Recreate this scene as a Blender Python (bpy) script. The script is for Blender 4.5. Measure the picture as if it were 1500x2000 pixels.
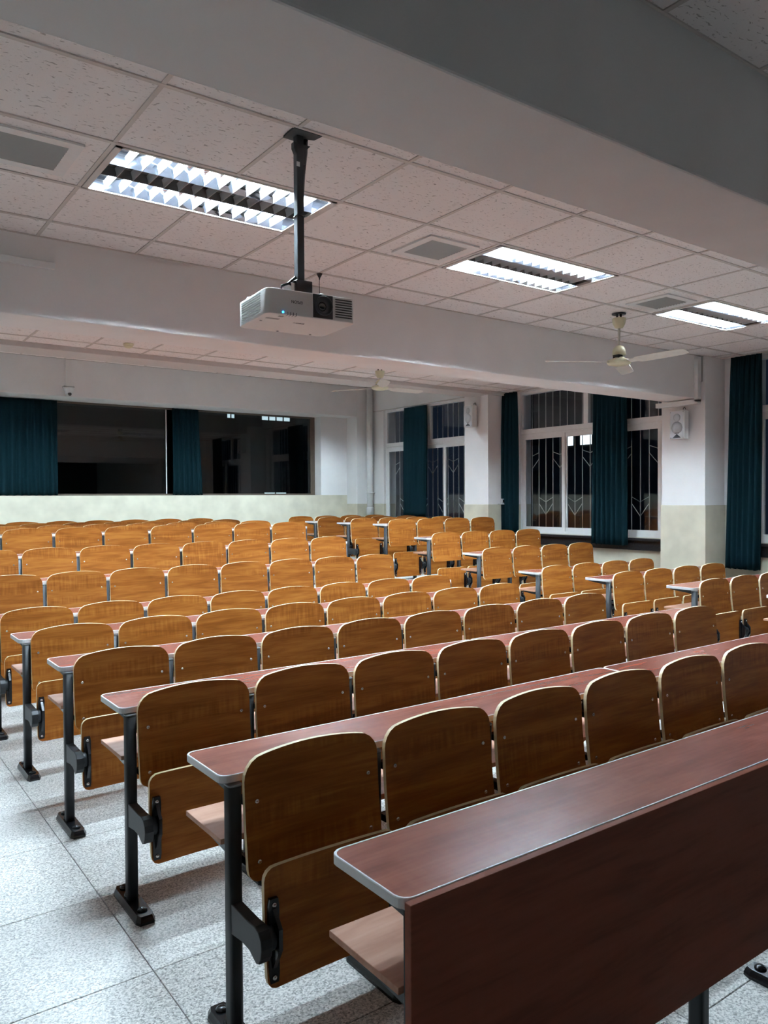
import bpy, bmesh, math, random
from mathutils import Vector, Matrix
random.seed(7)
for o in list(bpy.data.objects): bpy.data.objects.remove(o)
S = bpy.context.scene
COL = S.collection
H = 1.56                      # eye height; room heights below are given relative to the eye and lifted by Z()
def Z(r): return r + H
PI = math.pi

# ------------------------------------------------------------------ camera, world, exposure
F_PX, YAW, PITCH, ROLL = 1521.1, math.radians(36.07), math.radians(-0.978), math.radians(-0.332)
cd = bpy.data.cameras.new('camera'); cam = bpy.data.objects.new('camera', cd); COL.objects.link(cam)
cd.sensor_fit = 'VERTICAL'; cd.sensor_height = 36.0; cd.lens = F_PX / 2000 * 36.0
cd.clip_start = 0.02; cd.clip_end = 200
fw = Vector((math.sin(YAW)*math.cos(PITCH), math.cos(YAW)*math.cos(PITCH), math.sin(PITCH)))
rt = Vector((math.cos(YAW), -math.sin(YAW), 0)); up = rt.cross(fw)
r2 = rt*math.cos(ROLL) + up*math.sin(ROLL); u2 = -rt*math.sin(ROLL) + up*math.cos(ROLL)
M = Matrix((r2, u2, -fw)).transposed().to_4x4(); M.translation = Vector((0, 0, H))
cam.matrix_world = M
S.camera = cam
w = bpy.data.worlds.new('night'); S.world = w; w.use_nodes = True
w.node_tree.nodes['Background'].inputs[0].default_value = (0.055, 0.085, 0.15, 1)
w.node_tree.nodes['Background'].inputs[1].default_value = 0.12
S.view_settings.view_transform = 'Standard'; S.view_settings.look = 'None'
S.view_settings.exposure = 0.0; S.view_settings.gamma = 1.0
S.view_settings.use_curve_mapping = False
TUBE_STRENGTH = 1010.0
S.cycles.use_light_tree = False; S.cycles.max_bounces = 7; S.cycles.transparent_max_bounces = 10

# ------------------------------------------------------------------ materials
def new_mat(name):
    m = bpy.data.materials.new(name); m.use_nodes = True
    nt = m.node_tree; b = nt.nodes['Principled BSDF']
    return m, nt, b
def N(nt, t, **k):
    n = nt.nodes.new(t)
    for a, v in k.items(): setattr(n, a, v)
    return n
def plain(name, col, rough=0.5, metal=0.0, noise=0.0, scale=20.0, bump=0.0, spec=0.5, stretch=(1, 1, 1), coat=0.0):
    m, nt, b = new_mat(name)
    b.inputs['Roughness'].default_value = rough; b.inputs['Metallic'].default_value = metal
    b.inputs['Specular IOR Level'].default_value = spec
    b.inputs['Coat Weight'].default_value = coat
    b.inputs['Base Color'].default_value = tuple(col) + (1,)
    if not noise and not bump: return m
    tc = N(nt, 'ShaderNodeTexCoord'); mp = N(nt, 'ShaderNodeMapping'); mp.inputs['Scale'].default_value = stretch
    nz = N(nt, 'ShaderNodeTexNoise'); nz.inputs['Scale'].default_value = scale; nz.inputs['Detail'].default_value = 2
    nt.links.new(tc.outputs['Object'], mp.inputs[0]); nt.links.new(mp.outputs[0], nz.inputs['Vector'])
    cr = N(nt, 'ShaderNodeValToRGB')
    cr.color_ramp.elements[0].position = 0.3; cr.color_ramp.elements[1].position = 0.7
    cr.color_ramp.elements[0].color = tuple(max(0, c*(1-noise)) for c in col) + (1,)
    cr.color_ramp.elements[1].color = tuple(min(1, c*(1+noise)) for c in col) + (1,)
    nt.links.new(nz.outputs['Fac'], cr.inputs[0]); nt.links.new(cr.outputs[0], b.inputs['Base Color'])
    if bump:
        bp = N(nt, 'ShaderNodeBump'); bp.inputs['Strength'].default_value = bump; bp.inputs['Distance'].default_value = 0.004
        nt.links.new(nz.outputs['Fac'], bp.inputs['Height']); nt.links.new(bp.outputs[0], b.inputs['Normal'])
    return m
def wood(name, dark, mid, light, rough, grain=26.0, fleck=0.5, spec=0.5, rnd=True):
    """laminate / veneer: grain along local x, a different cut for each object"""
    m, nt, b = new_mat(name); L = nt.links.new
    b.inputs['Roughness'].default_value = rough; b.inputs['Specular IOR Level'].default_value = spec
    tc = N(nt, 'ShaderNodeTexCoord'); oi = N(nt, 'ShaderNodeObjectInfo')
    mul = N(nt, 'ShaderNodeMath', operation='MULTIPLY'); mul.inputs[1].default_value = 37.0 if rnd else 0.0
    L(oi.outputs['Random'], mul.inputs[0])
    cx = N(nt, 'ShaderNodeCombineXYZ'); L(mul.outputs[0], cx.inputs[0]); L(mul.outputs[0], cx.inputs[1]); L(mul.outputs[0], cx.inputs[2])
    def noise(scale, detail, dist=0.0):
        mp = N(nt, 'ShaderNodeMapping'); mp.inputs['Scale'].default_value = scale
        L(tc.outputs['Object'], mp.inputs[0]); L(cx.outputs[0], mp.inputs['Location'])
        n = N(nt, 'ShaderNodeTexNoise'); n.inputs['Scale'].default_value = 1.0
        n.inputs['Detail'].default_value = detail; n.inputs['Distortion'].default_value = dist
        L(mp.outputs[0], n.inputs['Vector']); return n
    g1 = noise((2.2, grain, grain), 3, 0.6); g2 = noise((9, grain*6, grain*6), 1)
    fl = noise((70, 7, 7), 1); band = noise((0.8, 9, 9), 0)
    cr = N(nt, 'ShaderNodeValToRGB'); e = cr.color_ramp.elements
    e[0].position = 0.30; e[0].color = dark + (1,); e[1].position = 0.72; e[1].color = light + (1,)
    k = cr.color_ramp.elements.new(0.5); k.color = mid + (1,)
    mx = N(nt, 'ShaderNodeMath', operation='MULTIPLY_ADD'); mx.inputs[1].default_value = 0.35
    s1 = N(nt, 'ShaderNodeMath', operation='SUBTRACT'); s1.inputs[1].default_value = 0.5
    L(g2.outputs['Fac'], s1.inputs[0]); L(s1.outputs[0], mx.inputs[0]); L(g1.outputs['Fac'], mx.inputs[2])
    bm_ = N(nt, 'ShaderNodeMapRange'); bm_.inputs[1].default_value = 0.52; bm_.inputs[2].default_value = 0.62
    L(band.outputs['Fac'], bm_.inputs[0])
    s2 = N(nt, 'ShaderNodeMath', operation='SUBTRACT'); s2.inputs[1].default_value = 0.5; L(fl.outputs['Fac'], s2.inputs[0])
    m2 = N(nt, 'ShaderNodeMath', operation='MULTIPLY'); L(s2.outputs[0], m2.inputs[0]); L(bm_.outputs[0], m2.inputs[1])
    m3 = N(nt, 'ShaderNodeMath', operation='MULTIPLY_ADD'); m3.inputs[1].default_value = fleck
    L(m2.outputs[0], m3.inputs[0]); L(mx.outputs[0], m3.inputs[2])
    L(m3.outputs[0], cr.inputs[0]); L(cr.outputs[0], b.inputs['Base Color'])
    return m
def glass(name, tint=(1, 1, 1), rough=0.0):
    m = bpy.data.materials.new(name); m.use_nodes = True; nt = m.node_tree; nt.nodes.clear()
    o = N(nt, 'ShaderNodeOutputMaterial'); mix = N(nt, 'ShaderNodeMixShader'); geo = N(nt, 'ShaderNodeNewGeometry')
    dt = N(nt, 'ShaderNodeVectorMath', operation='DOT_PRODUCT'); nt.links.new(geo.outputs['Normal'], dt.inputs[0]); nt.links.new(geo.outputs['Incoming'], dt.inputs[1])
    ab = N(nt, 'ShaderNodeMath', operation='ABSOLUTE'); nt.links.new(dt.outputs['Value'], ab.inputs[0])
    om = N(nt, 'ShaderNodeMath', operation='SUBTRACT'); om.inputs[0].default_value = 1.0; nt.links.new(ab.outputs[0], om.inputs[1])
    pw = N(nt, 'ShaderNodeMath', operation='POWER'); pw.inputs[1].default_value = 5.0; nt.links.new(om.outputs[0], pw.inputs[0])
    fr = N(nt, 'ShaderNodeMath', operation='MULTIPLY_ADD'); fr.inputs[1].default_value = 0.957; fr.inputs[2].default_value = 0.043   # Schlick, same from both faces
    nt.links.new(pw.outputs[0], fr.inputs[0])
    t = N(nt, 'ShaderNodeBsdfTransparent'); t.inputs[0].default_value = tint + (1,)
    g = N(nt, 'ShaderNodeBsdfGlossy'); g.inputs['Roughness'].default_value = rough; g.inputs[0].default_value = (1, 1, 1, 1)
    nt.links.new(fr.outputs[0], mix.inputs[0]); nt.links.new(t.outputs[0], mix.inputs[1]); nt.links.new(g.outputs[0], mix.inputs[2])
    nt.links.new(mix.outputs[0], o.inputs[0]); return m
def emit(name, col, s):
    m = bpy.data.materials.new(name); m.use_nodes = True; nt = m.node_tree; nt.nodes.clear()
    o = N(nt, 'ShaderNodeOutputMaterial'); e = N(nt, 'ShaderNodeEmission'); e.inputs[0].default_value = col + (1,); e.inputs[1].default_value = s
    nt.links.new(e.outputs[0], o.inputs[0]); return m
def terrazzo():
    m, nt, b = new_mat('terrazzo'); L = nt.links.new
    b.inputs['Roughness'].default_value = 0.38; b.inputs['Specular IOR Level'].default_value = 0.45
    tc = N(nt, 'ShaderNodeTexCoord'); geo = N(nt, 'ShaderNodeNewGeometry')
    v = N(nt, 'ShaderNodeTexVoronoi'); v.inputs['Scale'].default_value = 190; L(geo.outputs['Position'], v.inputs['Vector'])
    n = N(nt, 'ShaderNodeTexNoise'); n.inputs['Scale'].default_value = 110; n.inputs['Detail'].default_value = 2; L(geo.outputs['Position'], n.inputs['Vector'])
    n2 = N(nt, 'ShaderNodeTexNoise'); n2.inputs['Scale'].default_value = 1.6; n2.inputs['Detail'].default_value = 2; L(geo.outputs['Position'], n2.inputs['Vector'])
    sx = N(nt, 'ShaderNodeSeparateColor'); L(v.outputs['Color'], sx.inputs[0])
    ad = N(nt, 'ShaderNodeMath', operation='MULTIPLY_ADD'); ad.inputs[1].default_value = 0.55; L(sx.outputs[0], ad.inputs[0]); L(n.outputs['Fac'], ad.inputs[2])
    cr = N(nt, 'ShaderNodeValToRGB'); e = cr.color_ramp.elements
    e[0].position = 0.42; e[0].color = (0.215, 0.21, 0.20, 1); e[1].position = 1.0; e[1].color = (0.77, 0.75, 0.72, 1)
    k = e.new(0.66); k.color = (0.455, 0.45, 0.435, 1)
    L(ad.outputs[0], cr.inputs[0])
    mr = N(nt, 'ShaderNodeMapRange'); mr.inputs[1].default_value = 0.3; mr.inputs[2].default_value = 0.7; mr.inputs[3].default_value = 0.82; mr.inputs[4].default_value = 1.06
    L(n2.outputs['Fac'], mr.inputs[0])
    vm = N(nt, 'ShaderNodeVectorMath', operation='SCALE'); L(cr.outputs[0], vm.inputs[0]); L(mr.outputs[0], vm.inputs['Scale'])
    L(vm.outputs[0], b.inputs['Base Color']); return m
def acoustic():
    """mineral fibre ceiling tile: short dark fissures and pin holes"""
    m, nt, b = new_mat('mineral_fibre'); L = nt.links.new
    b.inputs['Roughness'].default_value = 0.95; b.inputs['Specular IOR Level'].default_value = 0.1
    geo = N(nt, 'ShaderNodeNewGeometry')
    wp = N(nt, 'ShaderNodeTexNoise'); wp.inputs['Scale'].default_value = 14; L(geo.outputs['Position'], wp.inputs['Vector'])
    wv = N(nt, 'ShaderNodeVectorMath', operation='MULTIPLY_ADD'); wv.inputs[1].default_value = (0.07, 0.07, 0.07)
    L(wp.outputs['Color'], wv.inputs[0]); L(geo.outputs['Position'], wv.inputs[2])
    mp = N(nt, 'ShaderNodeMapping'); mp.inputs['Scale'].default_value = (36, 95, 40); mp.inputs['Rotation'].default_value = (0, 0, 0.5); L(wv.outputs[0], mp.inputs[0])
    n = N(nt, 'ShaderNodeTexNoise'); n.inputs['Scale'].default_value = 1.0; n.inputs['Detail'].default_value = 2; L(mp.outputs[0], n.inputs['Vector'])
    cr = N(nt, 'ShaderNodeValToRGB'); e = cr.color_ramp.elements
    e[0].position = 0.62; e[0].color = (0.90, 0.86, 0.84, 1); e[1].position = 0.70; e[1].color = (0.46, 0.42, 0.40, 1)
    L(n.outputs['Fac'], cr.inputs[0]); L(cr.outputs[0], b.inputs['Base Color'])
    f = N(nt, 'ShaderNodeTexNoise'); f.inputs['Scale'].default_value = 300; L(geo.outputs['Position'], f.inputs['Vector'])
    bp = N(nt, 'ShaderNodeBump'); bp.inputs['Strength'].default_value = 0.35; bp.inputs['Distance'].default_value = 0.002
    L(f.outputs['Fac'], bp.inputs['Height']); L(bp.outputs[0], b.inputs['Normal']); return m
MT = dict(
    wall=plain('wall_paint', (0.88, 0.87, 0.86), 0.85, noise=0.025, scale=3, bump=0.05, spec=0.2),
    dado=plain('cream_dado_paint', (0.65, 0.61, 0.49), 0.6, noise=0.10, scale=4, spec=0.3),
    tile=acoustic(), bar=plain('grid_bar_paint', (0.60, 0.55, 0.51), 0.6, noise=0.03),
    slab=plain('slab_paint', (0.6, 0.57, 0.55), 0.9, noise=0.02),
    floor=terrazzo(), grout=plain('grout', (0.22, 0.21, 0.19), 0.9, noise=0.1),
    riser=plain('step_riser', (0.33, 0.33, 0.30), 0.7, noise=0.1, scale=40),
    ply=wood('chair_veneer', (0.245, 0.071, 0.010), (0.335, 0.108, 0.017), (0.435, 0.160, 0.031), 0.42, 24, 0.55, 0.22),
    plyedge=plain('veneer_edge', (0.90, 0.74, 0.46), 0.5, noise=0.08, scale=60),
    top=wood('desk_laminate', (0.21, 0.052, 0.030), (0.27, 0.070, 0.042), (0.33, 0.095, 0.058), 0.25, 14, 0.15, 0.55),
    shelf=wood('shelf_laminate', (0.50, 0.24, 0.15), (0.58, 0.30, 0.195), (0.64, 0.35, 0.24), 0.5, 14, 0.1, 0.3),
    panel=wood('panel_laminate', (0.20, 0.055, 0.030), (0.26, 0.075, 0.042), (0.30, 0.085, 0.050), 0.5, 16, 0.15, 0.15),
    alu=plain('aluminium_edging', (0.92, 0.93, 0.94), 0.38, 0.12, noise=0.03),
    post=plain('grey_powder_coat', (0.022, 0.024, 0.027), 0.45, 0.0, noise=0.06, scale=200, spec=0.35),
    cap=plain('post_cap_plastic', (0.20, 0.21, 0.22), 0.4),
    black=plain('black_plastic', (0.010, 0.010, 0.012), 0.22, spec=0.45),
    screw=plain('steel_screw', (0.75, 0.74, 0.72), 0.25, 1.0),
    white=plain('white_plastic', (0.80, 0.80, 0.79), 0.4, noise=0.02),
    upvc=plain('window_frame_white', (0.92, 0.93, 0.93), 0.35, noise=0.02),
    cream=plain('cream_enamel', (0.70, 0.66, 0.46), 0.35, noise=0.05),
    fanwhite=plain('fan_enamel', (0.72, 0.70, 0.64), 0.35, noise=0.05),
    stone=plain('black_stone', (0.014, 0.014, 0.016), 0.3, noise=0.5, scale=60, spec=0.3),
    curtain=plain('teal_curtain', (0.0024, 0.0125, 0.0165), 0.9, noise=0.25, scale=60, spec=0.06, stretch=(6, 6, 0.6)),
    steel=plain('painted_bar', (0.80, 0.78, 0.74), 0.4, 0.1),
    glass=glass('window_glass', (0.92, 0.95, 0.97)), darkglass=glass('booth_glass', (0.55, 0.60, 0.62)),
    brownframe=plain('brown_frame', (0.085, 0.062, 0.045), 0.5, noise=0.1),
    booth=plain('booth_paint', (0.05, 0.052, 0.055), 0.9),
    lamptube=emit('fluorescent_tube', (0.70, 0.88, 1.0), TUBE_STRENGTH),
    refl=plain('reflector_metal', (0.86, 0.89, 0.96), 0.07, 1.0),
    blade=plain('louvre_blade', (0.86, 0.88, 0.92), 0.35, 0.55),
    housing=plain('housing_metal', (0.30, 0.29, 0.28), 0.4, 0.8),
    grille=plain('vent_grey', (0.30, 0.30, 0.285), 0.6),
    ventdark=plain('vent_dark', (0.05, 0.05, 0.05), 0.9),
    projw=plain('projector_white', (0.82, 0.81, 0.80), 0.45, noise=0.01),
    ink=plain('dark_print', (0.03, 0.03, 0.035), 0.6),
    blueled=emit('blue_led', (0.05, 0.45, 1.0), 4.0),
    lens=plain('lens_glass', (0.01, 0.01, 0.012), 0.05, spec=0.9, coat=0.6),
    spkgrille=plain('speaker_grille', (0.62, 0.64, 0.66), 0.6, noise=0.12, scale=500),
    spkcone=plain('speaker_cone', (0.46, 0.48, 0.50), 0.6, noise=0.05),
    litpane=emit('lit_pane', (0.85, 0.97, 1.0), 2.2),
    facade=plain('night_facade', (0.10, 0.10, 0.11), 0.9, noise=0.15, scale=2),
    leaf=plain('night_leaf', (0.16, 0.22, 0.10), 0.7, noise=0.3, scale=9),
    bark=plain('bark', (0.08, 0.06, 0.045), 0.9, noise=0.3, scale=20),
    lowbounce=plain('low_bounce_green', (0.02, 0.035, 0.028), 0.7, noise=0.2),  # invented dark colour for the unseen front wall, cuts bounced light
    pipe=plain('pipe_paint', (0.74, 0.74, 0.72), 0.5, noise=0.03),
)

# ------------------------------------------------------------------ mesh helpers
class MB:
    """collects faces with material slots, then links ONE mesh object"""
    def __init__(s): s.v = []; s.f = []; s.m = []; s.sm = []
    def add(s, vs, fs, mi=0, smooth=False):
        b = len(s.v); s.v += [tuple(v) for v in vs]
        for f in fs: s.f.append([b+i for i in f]); s.m.append(mi); s.sm.append(smooth)
        return s
    def box(s, x0, x1, y0, y1, z0, z1, mi=0):
        vs = [(x, y, z) for z in (z0, z1) for y in (y0, y1) for x in (x0, x1)]
        return s.add(vs, [(0,2,3,1),(4,5,7,6),(0,1,5,4),(1,3,7,5),(3,2,6,7),(2,0,4,6)], mi)
    def prism(s, poly, axis, a, b, mi=0, smooth_side=False, mi_side=None):
        """poly: list of 2D points; axis 'x': (y,z); 'y': (x,z); 'z': (x,y)"""
        def p(t, c): return {'x': (c, t[0], t[1]), 'y': (t[0], c, t[1]), 'z': (t[0], t[1], c)}[axis]
        n = len(poly); vs = [p(t, a) for t in poly] + [p(t, b) for t in poly]
        s.add(vs, [list(range(n))[::-1], list(range(n, 2*n))], mi)
        s.add(vs, [(i, (i+1) % n, n+(i+1) % n, n+i) for i in range(n)], mi if mi_side is None else mi_side, smooth_side)
        return s
    def lathe(s, prof, c=(0, 0, 0), n=16, axis='z', mi=0, smooth=True):
        vs = []
        for r, h in prof:
            for i in range(n):
                a = 2*PI*i/n; q = (r*math.cos(a), r*math.sin(a), h)
                if axis == 'x': q = (q[2], q[0], q[1])
                elif axis == 'y': q = (q[0], q[2], q[1])
                vs.append((c[0]+q[0], c[1]+q[1], c[2]+q[2]))
        fs = [(k*n+i, k*n+(i+1) % n, (k+1)*n+(i+1) % n, (k+1)*n+i) for k in range(len(prof)-1) for i in range(n)]
        s.add(vs, fs, mi, smooth)
        if prof[0][0] > 1e-6: s.add(vs[:n], [list(range(n))[::-1]], mi)
        if prof[-1][0] > 1e-6: s.add(vs[-n:], [list(range(n))], mi)
        return s
    def tube(s, pts, r, n=6, mi=0):
        pts = [Vector(p) for p in pts]; vs = []
        for i, p in enumerate(pts):
            t = (pts[min(i+1, len(pts)-1)] - pts[max(i-1, 0)]).normalized()
            a = t.cross(Vector((0, 0, 1)) if abs(t.z) < 0.9 else Vector((1, 0, 0))).normalized(); b = t.cross(a)
            rr = r[i] if isinstance(r, (list, tuple)) else r
            vs += [tuple(p + (a*math.cos(2*PI*k/n) + b*math.sin(2*PI*k/n))*rr) for k in range(n)]
        fs = [(k*n+i, k*n+(i+1) % n, (k+1)*n+(i+1) % n, (k+1)*n+i) for k in range(len(pts)-1) for i in range(n)]
        s.add(vs, fs, mi, True)
        s.add(vs[:n], [list(range(n))[::-1]], mi); s.add(vs[-n:], [list(range(n))], mi); return s
    def mesh(s, name, *mats):
        me = bpy.data.meshes.new(name); me.from_pydata(s.v, [], s.f)
        for m in mats: me.materials.append(MT[m] if isinstance(m, str) else m)
        me.polygons.foreach_set('material_index', s.m); me.polygons.foreach_set('use_smooth', s.sm)
        bm = bmesh.new(); bm.from_mesh(me); bmesh.ops.remove_doubles(bm, verts=bm.verts, dist=1e-6)
        bmesh.ops.recalc_face_normals(bm, faces=bm.faces); bm.to_mesh(me); bm.free(); me.update()
        return me
    def build(s, name, *mats, parent=None, loc=None, bevel=0.0):
        return link(name, s.mesh(name, *mats), parent, loc, bevel=bevel)
def link(name, data, parent=None, loc=None, rotz=0.0, bevel=0.0):
    o = bpy.data.objects.new(name, data); COL.objects.link(o)
    if parent: o.parent = parent
    if loc: o.location = loc
    if rotz: o.rotation_euler = (0, 0, rotz)
    if bevel:
        md = o.modifiers.new('bevel', 'BEVEL'); md.width = bevel; md.segments = 2; md.limit_method = 'ANGLE'
    return o
def tag(o, label, cat, group=None, kind=None):
    o['label'] = label; o['category'] = cat
    if group: o['group'] = group
    if kind: o['kind'] = kind
    return o
def structure(o, label=None):
    o['kind'] = 'structure'
    if label: o['label'] = label
    return o
def thing(name, label, cat, loc=(0, 0, 0), group=None, rotz=0.0):
    o = link(name, None, None, loc, rotz); o.empty_display_size = 0.1
    return tag(o, label, cat, group)
def bevelled(me, width, seg=2, angle=30):
    """bevel baked into the shared mesh data"""
    bm = bmesh.new(); bm.from_mesh(me)
    ed = [e for e in bm.edges if len(e.link_faces) == 2 and e.calc_face_angle(0) > math.radians(angle)]
    bmesh.ops.bevel(bm, geom=ed, offset=width, segments=seg, affect='EDGES', profile=0.5)
    bm.to_mesh(me); bm.free(); return me
ORD = ['zeroth', 'first', 'second', 'third', 'fourth', 'fifth', 'sixth', 'seventh', 'eighth', 'ninth', 'tenth', 'eleventh']

# ------------------------------------------------------------------ the setting
XL, XR, YF = -2.65, 8.55, -4.6            # left wall, window wall, front wall
CZ = Z(1.595)                            # tiled ceiling of the first three bays
CZ4 = Z(2.10)                            # ceiling of the last bay
BZ = Z(1.112)                            # underside of the two deep beams
YR = 12.50                               # rear wall below the booth window
# floor with single tiles
fl = structure(MB().box(XL-.2, XR+.2, YF-.2, 6.80, -0.3, -0.012).build('floor', 'grout'), 'speckled grey terrazzo tile floor')
tm = bevelled(MB().box(0.0012, 0.5988, 0.0012, 0.5988, -0.011, 0.0).mesh('floor_tile', 'floor'), 0.0015, 1)
for i in range(-3, 13):
    for j in range(-5, 7):
        x, y = 0.88 + .6*i, 2.52 + .6*j
        link('floor_tile', tm, fl, (x, y, 0))
edge = MB()
edge.box(XL, 0.88-1.8-.002, YF, 6.78, -.02, 0); edge.box(-.92, XR, YF, 2.52-3.0-.002, -.02, 0)
edge.build('floor_surround', 'floor', parent=fl)
mb = MB().box(-.92, XR, 6.722, 6.775, -.02, 0); mb.build('floor_edge', 'floor', parent=fl)
for k, (y0, y1, z) in enumerate([(6.775, 7.688, .15), (7.688, 8.60, .30), (8.60, 12.75, .45)]):
    s_ = structure(MB().box(XL, XR, y0, y1, -0.2, z-.03).build('floor_step', 'riser'), '%s raised terrazzo step under the rear rows' % ORD[k+1])
    MB().box(XL, XR, y0-.012, y1-.012, z-.03, z).build('step_tread', 'floor', parent=s_, bevel=.004)
# walls
def dado_wall(name, boxes, lab):
    """boxes: (x0,x1,y0,y1,z0,z1) ; painted cream below the dado line"""
    mb = MB(); DZ = Z(-.095)
    for x0, x1, y0, y1, z0, z1 in boxes:
        if z0 < DZ: mb.box(x0, x1, y0, y1, z0, min(z1, DZ), 1)
        if z1 > DZ: mb.box(x0, x1, y0, y1, max(z0, DZ), z1, 0)
    return structure(mb.build(name, 'wall', 'dado'), lab)
TOPZ = 4.4
dado_wall('wall_left', [(XL-.2, XL, YF-.2, 12.8, -.2, TOPZ)], 'white left wall with cream dado')
structure(MB().box(XL, XR, YF-.2, YF, -.2, TOPZ).build('wall_front', 'lowbounce'), 'unseen front wall behind the viewer, dark colour added to cut bounce')  # out of view; darkened to keep bounce off the front rows
W2 = (9.22, 11.74, Z(-.50), Z(1.64)); W3 = (5.83, 8.30, Z(-.52), Z(1.585)); W4 = (2.20, 4.66, Z(-.52), Z(1.585))
T = .28; xo = XR + T
bx = []
ys = [YF-.2, W4[0], W4[1], W3[0], W3[1], W2[0], W2[1], 12.8]
for a, b in ((0, 1), (2, 3), (4, 5), (6, 7)): bx.append((XR, xo, ys[a], ys[b], -.2, TOPZ))
for W in (W2, W3, W4):
    bx.append((XR, xo, W[0], W[1], -.2, W[2])); bx.append((XR, xo, W[0], W[1], W[3], TOPZ))
dado_wall('wall_right', bx, 'white window wall with cream dado')
# rear wall with the wide booth window
GX1 = 7.65; GZ0, GZ1 = Z(.075), Z(1.545); GY = 12.74
mb = MB()
mb.box(XL, XR, YR, YR+.35, -.2, GZ0, 1)
mb.box(GX1, XR, YR, YR+.35, GZ0, GZ1, 0); mb.box(XL, XR, YR, YR+.35, GZ1, TOPZ, 0)
structure(mb.build('wall_rear', 'wall', 'dado'), 'rear wall with wide dark window above cream dado')
structure(MB().box(XL, 8.23, 12.15, YR, Z(1.545), CZ4+.16).build('ceiling_beam', 'wall', bevel=.006), 'white beam over the rear booth window')
dado_wall('pillar', [(8.23, XR, 12.15, YR, .45, CZ4+.16)], 'white corner pillar at the rear right')
dado_wall('pillar', [(8.15, XR, 5.0, 5.556, 0, CZ)], 'white pillar with cream base between the right-hand windows')
dado_wall('pillar', [(8.15, XR, 8.53, 9.05, .30, CZ+.1)], 'white pillar with cream base farther along the window wall')
# slightly proud cream facing on the pillars
for y0, y1, zb in ((5.0, 5.556, 0), (8.53, 9.05, .30)):
    structure(MB().box(8.138, XR-.001, y0-.012, y1+.012, zb, Z(-.095)).build('pillar_facing', 'dado', bevel=.004), 'cream painted facing of the %s pillar' % ('nearer' if zb == 0 else 'farther'))
# beams
structure(MB().box(XL, XR, 1.555, 1.992, BZ, CZ+.16).build('ceiling_beam', 'wall', bevel=.008), 'deep ceiling beam nearest overhead')
structure(MB().box(XL, XR, 5.055, 5.45, BZ, CZ+.16).build('ceiling_beam', 'wall', bevel=.008), 'deep white ceiling beam across the middle of the room')
structure(MB().box(XL, XR, 8.48, 8.88, Z(1.548), CZ4+.16).build('ceiling_beam', 'slab', bevel=.004), 'shallow ceiling beam towards the rear')
# ceiling: plenum slab, grid bars and single tiles
cl = structure(MB().box(XL, XR, YF, 8.5, CZ+.16, CZ+.3).build('ceiling', 'slab'), 'suspended ceiling of speckled square tiles')
MB().box(XL, XR, 8.5, 12.5, CZ4+.16, CZ4+.3).build('rear_slab', 'slab', parent=cl)
_tc = {}
def ceil_tile(x0, x1, y0, y1, z):
    w_, d_ = round(x1-x0, 3), round(y1-y0, 3)
    if (w_, d_) not in _tc:
        g = .004
        _tc[(w_, d_)] = bevelled(MB().box(g, w_-g, g, d_-g, 0.006, 0.022).mesh('ceiling_tile', 'tile'), .003, 1)
    link('ceiling_tile', _tc[(w_, d_)], cl, (x0, y0, z))
FIX = []                                        # (x, y) lower corner of each lamp, filled per bay
def bay(y0, y1, gy, gx, xa, xb, z, skip=()):
    ylines = [y0] + [gy+.6*k for k in range(-12, 13) if y0+.02 < gy+.6*k < y1-.02] + [y1]
    xlines = [xa] + [gx+.6*k for k in range(-12, 20) if xa+.02 < gx+.6*k < xb-.02] + [xb]
    for a, b in zip(xlines, xlines[1:]):
        for c, d in zip(ylines, ylines[1:]):
            xm, ym = (a+b)/2, (c+d)/2
            if any(s0 < xm < s1 and t0 < ym < t1 for s0, s1, t0, t1 in skip): continue
            ceil_tile(a, b, c, d, z)
    hb = .011
    for y in ylines: MB().box(xa, xb, y-hb, y+hb, z, z+.02).build('grid_bar', 'bar', parent=cl)
    for x in xlines:
        cuts = sorted((t0, t1) for s0, s1, t0, t1 in skip if s0+.05 < x < s1-.05); a = y0
        for t0, t1 in cuts + [(y1, y1)]:
            if t0-a > .05: MB().box(x-hb*.9, x+hb*.9, a, t0, z+.001, z+.02).build('grid_bar', 'bar', parent=cl)
            a = t1
B2 = [(x, x+1.2, 3.54, 4.14) for x in (-1.3, 1.1, 3.5, 5.9)]
B3 = [(x, x+1.2, 6.37, 6.97) for x in (-1.3, 1.1, 3.5, 5.9)]
bay(1.992, 5.055, 2.94, 1.1, -.1, XR, CZ, B2)
bay(5.45, 8.48, 8.17, 1.1, .5, XR, CZ, B3)
B4 = [(x, x+1.2, 10.1, 10.7) for x in (-1.2, 1.2, 3.6, 6.0)]  # unseen lamps added to brighten the rear wall and last rows
bay(8.88, 12.15, 11.9, 1.8, 1.2, XR, CZ4, B4)
bay(-.3, 1.555, .35, 1.08, .48, 4.6, CZ)
MB().box(XL, XR, YF, -.3, CZ+.006, CZ+.03).box(XL, .48, -.3, 1.555, CZ+.006, CZ+.03).box(4.6, XR, -.3, 1.555, CZ+.006, CZ+.03).build('ceiling_panel', 'tile', parent=cl)
MB().box(XL, -.1, 1.992, 5.055, CZ+.006, CZ+.03).build('ceiling_panel', 'tile', parent=cl)
MB().box(XL, .5, 5.45, 8.48, CZ+.006, CZ+.03).build('ceiling_panel', 'tile', parent=cl)

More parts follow.
